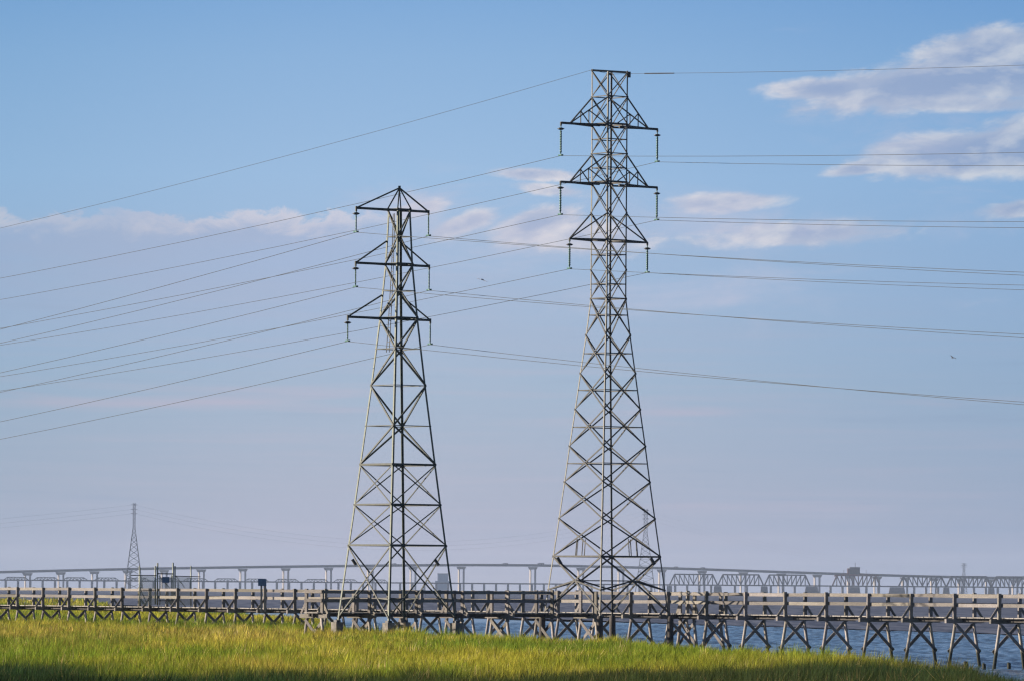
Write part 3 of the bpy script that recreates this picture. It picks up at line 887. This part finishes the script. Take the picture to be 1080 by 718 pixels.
# ------------------------------------------------------------------ power lines
def fit(Pt, d, tgt, k):
    """slope b of z = z0 + b t + k t^2 so the wire passes the image point tgt"""
    u, v = tgt[0] - 540.0, tgt[1] - 621.0
    uu = (u * CR + v * SR) / F; vv = (v * CR - u * SR) / F
    t = (uu * Pt.y - Pt.x) / (d.x - uu * d.y)
    z = CZ - vv * (Pt.y + d.y * t)
    return (z - Pt.z - k * t * t) / t
def span(Pt, d, b, k, L, n):
    return [Vector((Pt.x + d.x * L * i / n, Pt.y + d.y * L * i / n, Pt.z + b * (L * i / n) + k * (L * i / n) ** 2)) for i in range(n + 1)]
LD = -BX; RD = BX
wires = [('tall', 'top', 'left', (0, 293.7), (1080, 161.0)), ('tall', 'top', 'right', (0, 316.3), (1080, 175.0)),
         ('tall', 'middle', 'left', (0, 346.4), (1080, 234.0)), ('tall', 'middle', 'right', (0, 364.0), (1080, 240.5)),
         ('tall', 'bottom', 'left', (0, 397.0), (1080, 301.0)), ('tall', 'bottom', 'right', (0, 412.0), (1080, 306.0)),
         ('short', 'top', 'left', (0, 347.5), (1080, 287.4)), ('short', 'top', 'right', (0, 362.0), (1080, 290.6)),
         ('short', 'middle', 'left', (0, 393.0), (1080, 352.6)), ('short', 'middle', 'right', (0, 413.5), (1080, 356.4)),
         ('short', 'bottom', 'left', (0, 444.6), (1080, 423.7)), ('short', 'bottom', 'right', (0, 463.0), (1080, 426.4))]
KL, KR = 0.00032, 0.00030
for which, lv, side, tl, tr in wires:
    Pt = (TALL_ENDS if which == 'tall' else SHORT_ENDS)[(lv, side)]
    bl, br = fit(Pt, LD, tl, KL), fit(Pt, RD, tr, KR)
    left = span(Pt, LD, bl, KL, 320.0, 40)[::-1]; right = span(Pt, RD, br, KR, 240.0, 40)
    o = MB().tube(left + right[1:], 0.0118, 6).build('power_line', M['wire'])
    tags(o, f"thin power line clamped under the {side} end of the {'tall' if which == 'tall' else 'shorter'} pylon's {lv} crossarm", 'power line', 'conductors strung through the pylons')
Ps = TP.c('right', 78) + Vector((0.1, 0, 0))
Pl = TP.c('left', 74)
bl = fit(Pl, LD, (0, 241.0), KL); br = fit(Ps, RD, (1080, 69.0), KR)
left = span(Pl, LD, bl, KL, 320.0, 40)[::-1]; right = span(Ps, RD, br, KR, 240.0, 40)
o = MB().tube(left + [Pl.lerp(Ps, 0.5) - Vector((0, 0, 0.12))] + right, 0.010, 6).build('power_line', M['wire'])
tags(o, 'topmost single wire fixed to the flat top of the tall pylon', 'power line', 'conductors strung through the pylons')
rod = span(Ps, RD, br, KR, 3.4, 3)
MB().tube([rod[1], rod[2], rod[3]], [0.03, 0.034, 0.03], 6).build('splice_sleeve', M['ring'], o)

# ------------------------------------------------------------------ gate on the boardwalk, boards, stumps
def main_point(x):
    s = smain(x); p = gp(x, s); return Vector((p[0], p[1], 0))
g0 = main_point(165)
gate = thing('security_gate', (g0.x, g0.y, DECK), 'galvanised mesh security gate with side wings standing across the boardwalk', 'gate')
Yg = g0.y
def gpt(x, y, dyy=0.0): return at(x, y, Yg + dyy)
for x, y0, y1, w, m in ((147.2, 596, 638.5, 0.07, 'galv_post'), (163.9, 596.5, 637, 0.075, 'galv_post'), (166.2, 593.2, 638, 0.08, 'galv_post'), (182.5, 593, 637.5, 0.08, 'galv_post'), (184.6, 596.5, 638, 0.07, 'galv_post'), (201.4, 596.2, 639, 0.06, 'galv_post'), (168.6, 606, 638, 0.05, 'galv_post'), (180.8, 606, 637, 0.05, 'galv_post')):
    MB().tube([gpt(x, y0), gpt(x, (y0 + y1) / 2), gpt(x, y1)], w * 0.62, 8).build('gate_post', M[m], gate, True)
for (x0, y0, x1, y1, w) in ((138, 606.2, 165, 606.4, 0.05), (166, 604.5, 183, 604.7, 0.07), (184, 607, 211.5, 607.8, 0.05), (166.5, 633, 183, 633, 0.05), (147, 622, 165, 622, 0.03), (185, 623, 201, 623, 0.03)):
    MB().beam(gpt(x0, y0, -0.06), gpt(x1, y1, -0.06), w, w).build('crossbar', M['ring'], gate)
for (x0, y0, x1, y1) in ((168, 607, 196, 640), (186, 607.5, 195, 619.5), (147.5, 620, 155, 636)):
    MB().beam(gpt(x0, y0, 0.08), gpt(x1, y1, 0.08), 0.05, 0.06, (0, 1, 0)).build('diagonal_brace', M['steel'], gate)
def mesh_panel(x0, x1, y0, y1):
    a = gpt(x0, y0); b = gpt(x1, y0); c = gpt(x0, y1)
    wd = (b - a).length; hd = (a - c).length; step = 0.10
    mb = MB(); ux = (b - a).normalized(); uz = (c - a).normalized()
    k = -hd
    while k < wd:
        for sg in (1, -1):
            t0 = max(0, -k); t1 = min(hd, wd - k)
            if t1 > t0 + 0.02:
                f = (lambda t: a + ux * (k + t) + uz * t) if sg == 1 else (lambda t: a + ux * (wd - k - t) + uz * t)
                mb.beam(f(t0) + Vector((0, sg * 0.004, 0)), f(t1) + Vector((0, sg * 0.004, 0)), 0.019, 0.019, (0, 1, 0))
        k += step
    mb.build('wire_mesh', M['mesh'], gate)
mesh_panel(147.8, 163.5, 607.0, 637.5)
mesh_panel(185.2, 201.0, 608.0, 638.0)
mesh_panel(168.9, 180.6, 608.0, 637.0)
sb = gpt(174.8, 611, -0.12)
MB().box(sb, 0.42, 0.03, 0.34, (1, 0, 0)).build('sign_panel', M['blue_sign'], gate)

nb = main_point(277)
board = thing('notice_board', (nb.x, nb.y, DECK), 'small blue board on twin dark posts standing at the boardwalk rail', 'sign')
Yb = nb.y - 0.9
for x in (275.7, 279.6):
    MB().beam(at(x, 611, Yb), at(x, 645, Yb), 0.11, 0.11, (0, 1, 0)).build('post', M['pile'], board)
p = at(276.6, 613.7, Yb - 0.09)
MB().box(p, 0.47, 0.03, 0.40).build('board_panel', M['blue_sign'], board)

for i, (x, yt, yb, w, lab) in enumerate(((1018.5, 697.5, 704, 4.6, 'dark wooden stump at the grassy marsh tip, leftmost of three'), (1037.7, 699.5, 706, 4.0, 'dark wooden stump in the water, middle one of three by the marsh tip'), (1064, 698.8, 706, 4.0, 'dark wooden stump in open water, rightmost of three by the marsh tip'))):
    # foot of the stump is at the water surface
    dyp = yb - 621 - ROLL * (x - 540); Y = (CZ - WL) * F / dyp
    t = at(x, yt, Y); b = Vector((t.x, t.y, WL - 0.5)); r = w / 2 / F * Y
    o = MB().tube([b, Vector((t.x + 0.01, t.y, (t.z + WL) * 0.5)), t, t + Vector((0.01, 0, 0.03))], [r * 1.1, r * 1.04, r, r * 0.75], 10).build('wooden_stump', M['pile'])
    tags(o, lab, 'stump', 'old stumps in the water')

# ------------------------------------------------------------------ far highway bridge
YB = 8000.0; SB = F / YB
deck_px = [(-160, 606.8), (-40, 603.8), (0, 602.9), (80, 600.9), (160, 599.2), (280, 597.4), (420, 595.8), (500, 595.4), (560, 595.7), (620, 596.8), (700, 598.7), (770, 600.9), (840, 603.3), (910, 605.6), (980, 607.6), (1080, 609.6), (1240, 612)]
def ydeck(x):
    for (a, ya), (b, yb) in zip(deck_px, deck_px[1:]):
        if a <= x <= b: return ya + (yb - ya) * (x - a) / (b - a)
    return deck_px[-1][1]
hb = thing('highway_bridge', (0, YB, 0), 'long high concrete bridge curving across the hazy far bay', 'bridge')
mb = MB(); pts = [at(x, ydeck(x), YB) for x in range(-160, 1241, 20)]
for a, b in zip(pts, pts[1:]):
    mb.beam(a - Vector((0, 0, 0.3)), b - Vector((0, 0, 0.3)), 15, 2.6)
mb.build('deck', M['bridge_deck'], hb)
mb = MB()
for a, b in zip(pts, pts[1:]):
    mb.beam(a + Vector((0, -7.2, 1.35)), b + Vector((0, -7.2, 1.35)), 0.4, 0.7)
mb.build('parapet', M['bridge_concrete'], hb)
piers = [-78, -42, -6.5, 28.8, 64, 99.6, 134.6, 173, 212.3, 256, 301.3, 346.5, 390.4, 435.6, 486.5, 562, 612.7, 655, 698, 740.6, 784, 824, 862, 897, 925, 954.6, 985, 1014, 1043, 1071, 1099, 1126]
for x in piers:
    t = at(x, ydeck(x) + 1.6, YB)
    mb = MB()
    for sg in (-1, 1):
        mb.box((t.x + sg * 3.2, YB + 6, (t.z - 3.2) / 2), 3.0, 1.3, t.z - 1.8, (0.50, -0.866, 0))
    mb.quad8([Vector(v) for v in ((t.x - 5, YB - 2, t.z - 3.4), (t.x + 5, YB - 2, t.z - 3.4), (t.x + 5, YB + 8, t.z - 3.4), (t.x - 5, YB + 8, t.z - 3.4),
                                  (t.x - 6.5, YB - 6, t.z), (t.x + 6.5, YB - 6, t.z), (t.x + 6.5, YB + 8, t.z), (t.x - 6.5, YB + 8, t.z))])
    mb.build('pier', M['bridge_concrete'], hb)
# vehicles on it
for i, (x, ln, h, lab) in enumerate(((416, 6, 1.0, 'tiny truck on the high far bridge, right beside the shorter pylon'), (533, 7, 1.1, 'tiny truck on the high far bridge midway between the pylons'), (570.5, 9, 1.6, 'tiny long truck on the far bridge just left of the tall pylon'), (713, 5.5, 0.9, 'tiny truck on the far bridge just right of the tall pylon'), (741, 6, 1.0, 'tiny truck on the far bridge above the first truss span'))):
    p = at(x, ydeck(x), YB) + Vector((0, -8, 1.0))
    tr = thing('truck', p, lab, 'truck', 'trucks on the far bridge')
    b = MB(); b.box(p + Vector((ln * 0.1, 0, h / 2 + 0.8)), ln * 0.75, 2.5, h); b.build('cargo_box', M['truck'], tr)
    b = MB(); b.box(p + Vector((-ln * 0.40, 0, h * 0.4 + 0.8)), ln * 0.2, 2.4, h * 0.75); b.build('cab', M['truck'], tr)
    b = MB()
    for wx in (-0.4, 0.1, 0.4):
        b.tube([p + Vector((ln * wx, -1.3, 0.55)), p + Vector((ln * wx, 1.3, 0.55))], 0.55, 10)
    b.build('wheels', M['ring'], tr)

# ------------------------------------------------------------------ far railway bridge
YR = 7000.0; SRL = F / YR
def yrail(x): return 611.2 + max(x, -200) * 0.0072
rb = thing('railway_bridge', (0, YR, 0), 'low dark railway bridge with steel truss spans in front of the high bridge', 'bridge')
mb = MB()
xs = list(range(-160, 1241, 20))
for a, b in zip(xs, xs[1:]):
    mb.beam(at(a, yrail(a), YR), at(b, yrail(b), YR), 6, 1.5)
mb.build('deck', M['truss'], rb)
x = -150.0
masonry = [(706, 6), (757, 9), (806, 8), (856, 15), (901, 13), (946, 18), (998, 7), (1045.5, 7), (1092, 8)]
k = 0
stf = MB()
while x < 1240:
    if all(abs(x - mx_) > mw / 2 + 2 for mx_, mw in masonry):
        t = at(x, yrail(x) + 0.8, YR)
        b = MB()
        for dyy in (-1.6, 1.6): b.box((t.x, YR + dyy, (t.z - 1) / 2), 2.6, 1.4, t.z + 1, (0.5, -0.866, 0))
        b.box((t.x, YR, t.z - 0.3), 2.2, 6, 0.8)
        if -20 <= x <= 1100: b.build('trestle_pier', M['bridge_concrete'], rb)
    x += 13.0 if x < 430 else 12.6
for (mx_, mw) in masonry:
    t = at(mx_, yrail(mx_) + 0.9, YR); w = mw / SRL
    b = MB(); hw = w / 2
    b.quad8([Vector(v) for v in ((t.x - hw, YR - 5, -1), (t.x + hw, YR - 5, -1), (t.x + hw, YR + 5, -1), (t.x - hw, YR + 5, -1),
                                 (t.x - hw * 0.82, YR - 4, t.z), (t.x + hw * 0.82, YR - 4, t.z), (t.x + hw * 0.82, YR + 4, t.z), (t.x - hw * 0.82, YR + 4, t.z))])
    b.build('masonry_pier', M['masonry'], rb)
def truss(x0, x1, h, n, t, name, flatends=False):
    """a through truss of n panels between columns x0 and x1, h pixels tall"""
    b = MB()
    for dyy in (-2.6, 2.6):
        lo = [at(x0 + (x1 - x0) * i / n, yrail(x0 + (x1 - x0) * i / n) - 0.6, YR) + Vector((0, dyy, 0)) for i in range(n + 1)]
        hi = [p + Vector((0, 0, h / SRL)) for p in lo]
        b.beam(hi[1], hi[-2], t * 1.2, t * 1.3); b.beam(lo[0], hi[1], t, t * 1.2); b.beam(lo[-1], hi[-2], t, t * 1.2)
        for i in range(1, n):
            b.beam(lo[i], hi[i], t * 0.7, t * 0.7, (0, 1, 0))
            if i < n - 1:
                if i < n / 2: b.beam(hi[i], lo[i + 1], t * 0.7, t * 0.8)
                else: b.beam(lo[i], hi[i + 1], t * 0.7, t * 0.8)
    b.build(name, M['rust'] if name == 'swing_span' else M['truss'], rb)
for x0, x1 in ((706.5, 756.5), (757.5, 805), (806.5, 854)):
    truss(x0, x1, 10.6, 10, 1.2, 'truss_span')
for x0, x1 in ((948, 997.5), (998.5, 1045), (1046, 1091.5), (1092.5, 1139)):
    truss(x0, x1, 10.4, 10, 1.2, 'truss_span')
truss(878, 928, 10.6, 11, 1.15, 'swing_span')
c = at(901.5, 601.5, YR)
ch = MB(); ch.box(c, 11.5, 8, 7.0)
ho = ch.build('control_house', M['truss'], rb)
rf = MB(); rf.box(c + Vector((0, 0, 3.9)), 12, 9, 0.8); rf.build('roof', M['masonry'], ho)
rf = MB(); rf.box(c + Vector((-7.0, 0, -0.4)), 3.2, 5, 6.5); rf.build('stair_tower', M['rust'], ho)
rf = MB(); rf.beam(c + Vector((0.5, 0, 4.2)), c + Vector((0.5, 0, 9.5)), 0.5, 0.5, (0, 1, 0)); rf.build('mast', M['truss'], ho)
b = MB()
b.beam(at(880, 606.6, YR), at(896, 604.8, YR), 2.0, 2.0); b.beam(at(907, 604.8, YR), at(927, 606.6, YR), 2.0, 2.0); b.beam(at(896, 605.2, YR), at(907, 605.2, YR), 4.0, 2.6)
for xx in (890, 913.5): b.beam(at(xx, 606, YR), at(xx, 600.5, YR), 0.4, 0.4, (0, 1, 0))
b.build('catwalk', M['rust'], rb)
for x0 in (-58, -27, 4.5, 36, 67, 100, 132, 163, 194, 226, 258, 290, 321, 352, 384):
    truss(x0, x0 + 25, 2.5, 7, 0.62, 'pony_truss')

# far building behind the railway bridge
bp = at(467, 620, 7600.0)
bd = thing('building', (bp.x, bp.y, 0), 'pale boxy building standing beyond the bay under the high bridge', 'building')
w = 11.0 * 7600 / F; zt = at(467, 604.8, 7600.0).z
MB().box((bp.x, bp.y, zt / 2), w, 12, zt).build('wall', M['white_wall'], bd)
MB().box((bp.x, bp.y, zt + 0.3), w + 0.5, 12.5, 0.8).build('roof', M['masonry'], bd)
MB().box((bp.x - w * 0.05, bp.y, zt * 0.30), w * 1.35, 13.5, zt * 0.60).build('lower_wing', M['white_wall'], bd)

# ------------------------------------------------------------------ far pylons and their wires
def far_pylon(x, ytop, base_w, top_w, Y, lab, th, arms=True):
    s = F / Y; base = Vector(((x - 540) / s, Y, 0)); zt = at(x, ytop, Y).z
    r = thing('lattice_pylon', base, lab, 'pylon', 'far pylons across the bay')
    def hw(q): # q 0 base .. 1 top
        return (base_w + (top_w - base_w) * min(1, q / 0.72)) / 2 / s if q < 0.72 else top_w / 2 / s
    lv = [0, 0.09, 0.175, 0.255, 0.33, 0.40, 0.465, 0.525, 0.58, 0.63, 0.68, 0.72, 0.76, 0.80, 0.84, 0.88, 0.92, 0.96, 1.0]
    cr = [(-1, -1), (1, -1), (1, 1), (-1, 1)]
    P = lambda k, q: base + Vector((cr[k][0] * hw(q), cr[k][1] * hw(q), zt * q))
    for k in range(4):
        b = MB()
        for a, c in zip(lv, lv[1:]): b.beam(P(k, a), P(k, c), th, th, (0, 1, 0))
        b.build('leg', M['steel'], r)
    b = MB()
    for k in range(4):
        k2 = (k + 1) % 4
        for a, c in zip(lv, lv[1:]):
            b.beam(P(k, a), P(k2, c), th * 0.62, th * 0.66); b.beam(P(k2, a), P(k, c), th * 0.62, th * 0.66)
            b.beam(P(k, a), P(k2, a), th * 0.4, th * 0.4)
    b.build('bracing', M['steel'], r)
    outp = []
    if arms:
        for q in (0.98, 0.93, 0.88):
            z = zt * q; a = MB()
            e = 3.6 / s
            a.beam(base + Vector((-e, 0, z)), base + Vector((e, 0, z)), th, th); a.build('crossarm', M['steel'], r)
            outp.append(base + Vector((0, -1.0, z)))
    return outp
A1 = far_pylon(141, 530, 19, 2.3, 4600.0, 'hazy slender pylon rising behind the far bridges at left', 0.26)
A2 = far_pylon(680.5, 536, 21, 3.4, 6200.0, 'faint hazy pylon seen through the legs of the tall pylon', 0.42)
A3 = far_pylon(1016.5, 593.5, 7, 2.2, 9500.0, 'tiny faint mast behind the railway trusses at far right', 0.4)
for i, nm_ in enumerate(('uppermost', 'middle', 'lowest')):
    a, b, c = A1[i], A2[i], A3[i]
    L0 = Vector((a.x - 900, a.y - 1200, a.z - 4))
    def sag(p, q, drop, n=30):
        return [p.lerp(q, t / n) - Vector((0, 0, drop * 4 * (t / n) * (1 - t / n))) for t in range(n + 1)]
    pts = sag(L0, a, 34) + sag(a, b, 30)[1:] + sag(b, c, 18)[1:]
    o = MB().tube(pts, 0.038, 5).build('power_line', M['wire'])
    tags(o, f'{nm_} of three hazy wires strung across the bay between the far pylons', 'power line', 'wires between the far pylons')

# ------------------------------------------------------------------ birds
def bird(x, y, Y, spanw, m, lab, bank, yaw, dih):
    c = at(x, y, Y)
    r = MB()
    R = Matrix.Rotation(yaw, 4, 'Z') @ Matrix.Rotation(bank, 4, 'Y')
    T = lambda v: c + (R @ Vector(v))
    L = spanw * 0.42
    r.tube([T((0, -L * 0.5, 0)), T((0, -L * 0.38, 0.01)), T((0, -L * 0.05, 0)), T((0, L * 0.32, 0)), T((0, L * 0.62, 0.0))], [0.012, L * 0.085, L * 0.14, L * 0.09, L * 0.05], 8)
    h = spanw / 2
    for sg in (-1, 1):
        prof = [(0.05, 0.0, 0.20), (0.45, dih * 0.9, 0.19), (0.75, dih * 0.95, 0.14), (1.0, dih * 0.55, 0.03)]
        for (a, za, ca), (b, zb, cb) in zip(prof, prof[1:]):
            A = [T((sg * h * a, -L * ca * 0.9, za * h)), T((sg * h * a, L * ca * 0.9, za * h)), T((sg * h * b, L * cb * 0.9 + L * 0.1 * b, zb * h)), T((sg * h * b, -L * cb * 0.9 + L * 0.1 * b, zb * h))]
            u = Vector((0, 0, 0.012 * spanw))
            r.quad8([p - u for p in A] + [p + u for p in A])
    o = r.build('bird', m, None, True)
    return tags(o, lab, 'bird', 'birds in the sky')
bird(1005, 377, 420.0, 0.62, M['bird_dark'], 'small dark bird gliding in open sky right of the tall pylon', 0.35, 0.7, 0.22)
bird(508.5, 295, 450.0, 0.90, M['bird_pale'], 'pale gull flying in the gap between the two big pylons', 0.3, -0.5, -0.10)

# ------------------------------------------------------------------ haze
me = bpy.data.meshes.new('haze')
hx0, hx1, hy0, hy1, hz0, hz1 = -2650, 2650, -60, FAR + 40, -2.4, 84.0
me.from_pydata([(hx0, hy0, hz0), (hx1, hy0, hz0), (hx1, hy1, hz0), (hx0, hy1, hz0), (hx0, hy0, hz1), (hx1, hy0, hz1), (hx1, hy1, hz1), (hx0, hy1, hz1)], [],
               [(0, 3, 2, 1), (4, 5, 6, 7), (0, 1, 5, 4), (1, 2, 6, 5), (2, 3, 7, 6), (3, 0, 4, 7)])
me.update()
hm = bpy.data.materials.new('haze'); hm.use_nodes = True
h = NT(hm.node_tree); ho_ = h.n('ShaderNodeOutputMaterial'); pv = h.n('ShaderNodeVolumePrincipled')
pv.inputs['Color'].default_value = (0.60, 0.73, 0.98, 1)
pv.inputs['Density'].default_value = 4.3e-5
pv.inputs['Anisotropy'].default_value = 0.0
h.t.links.new(pv.outputs[0], ho_.inputs['Volume'])
me.materials.append(hm)
o = bpy.data.objects.new('haze', me); COL.objects.link(o); o['kind'] = 'stuff'
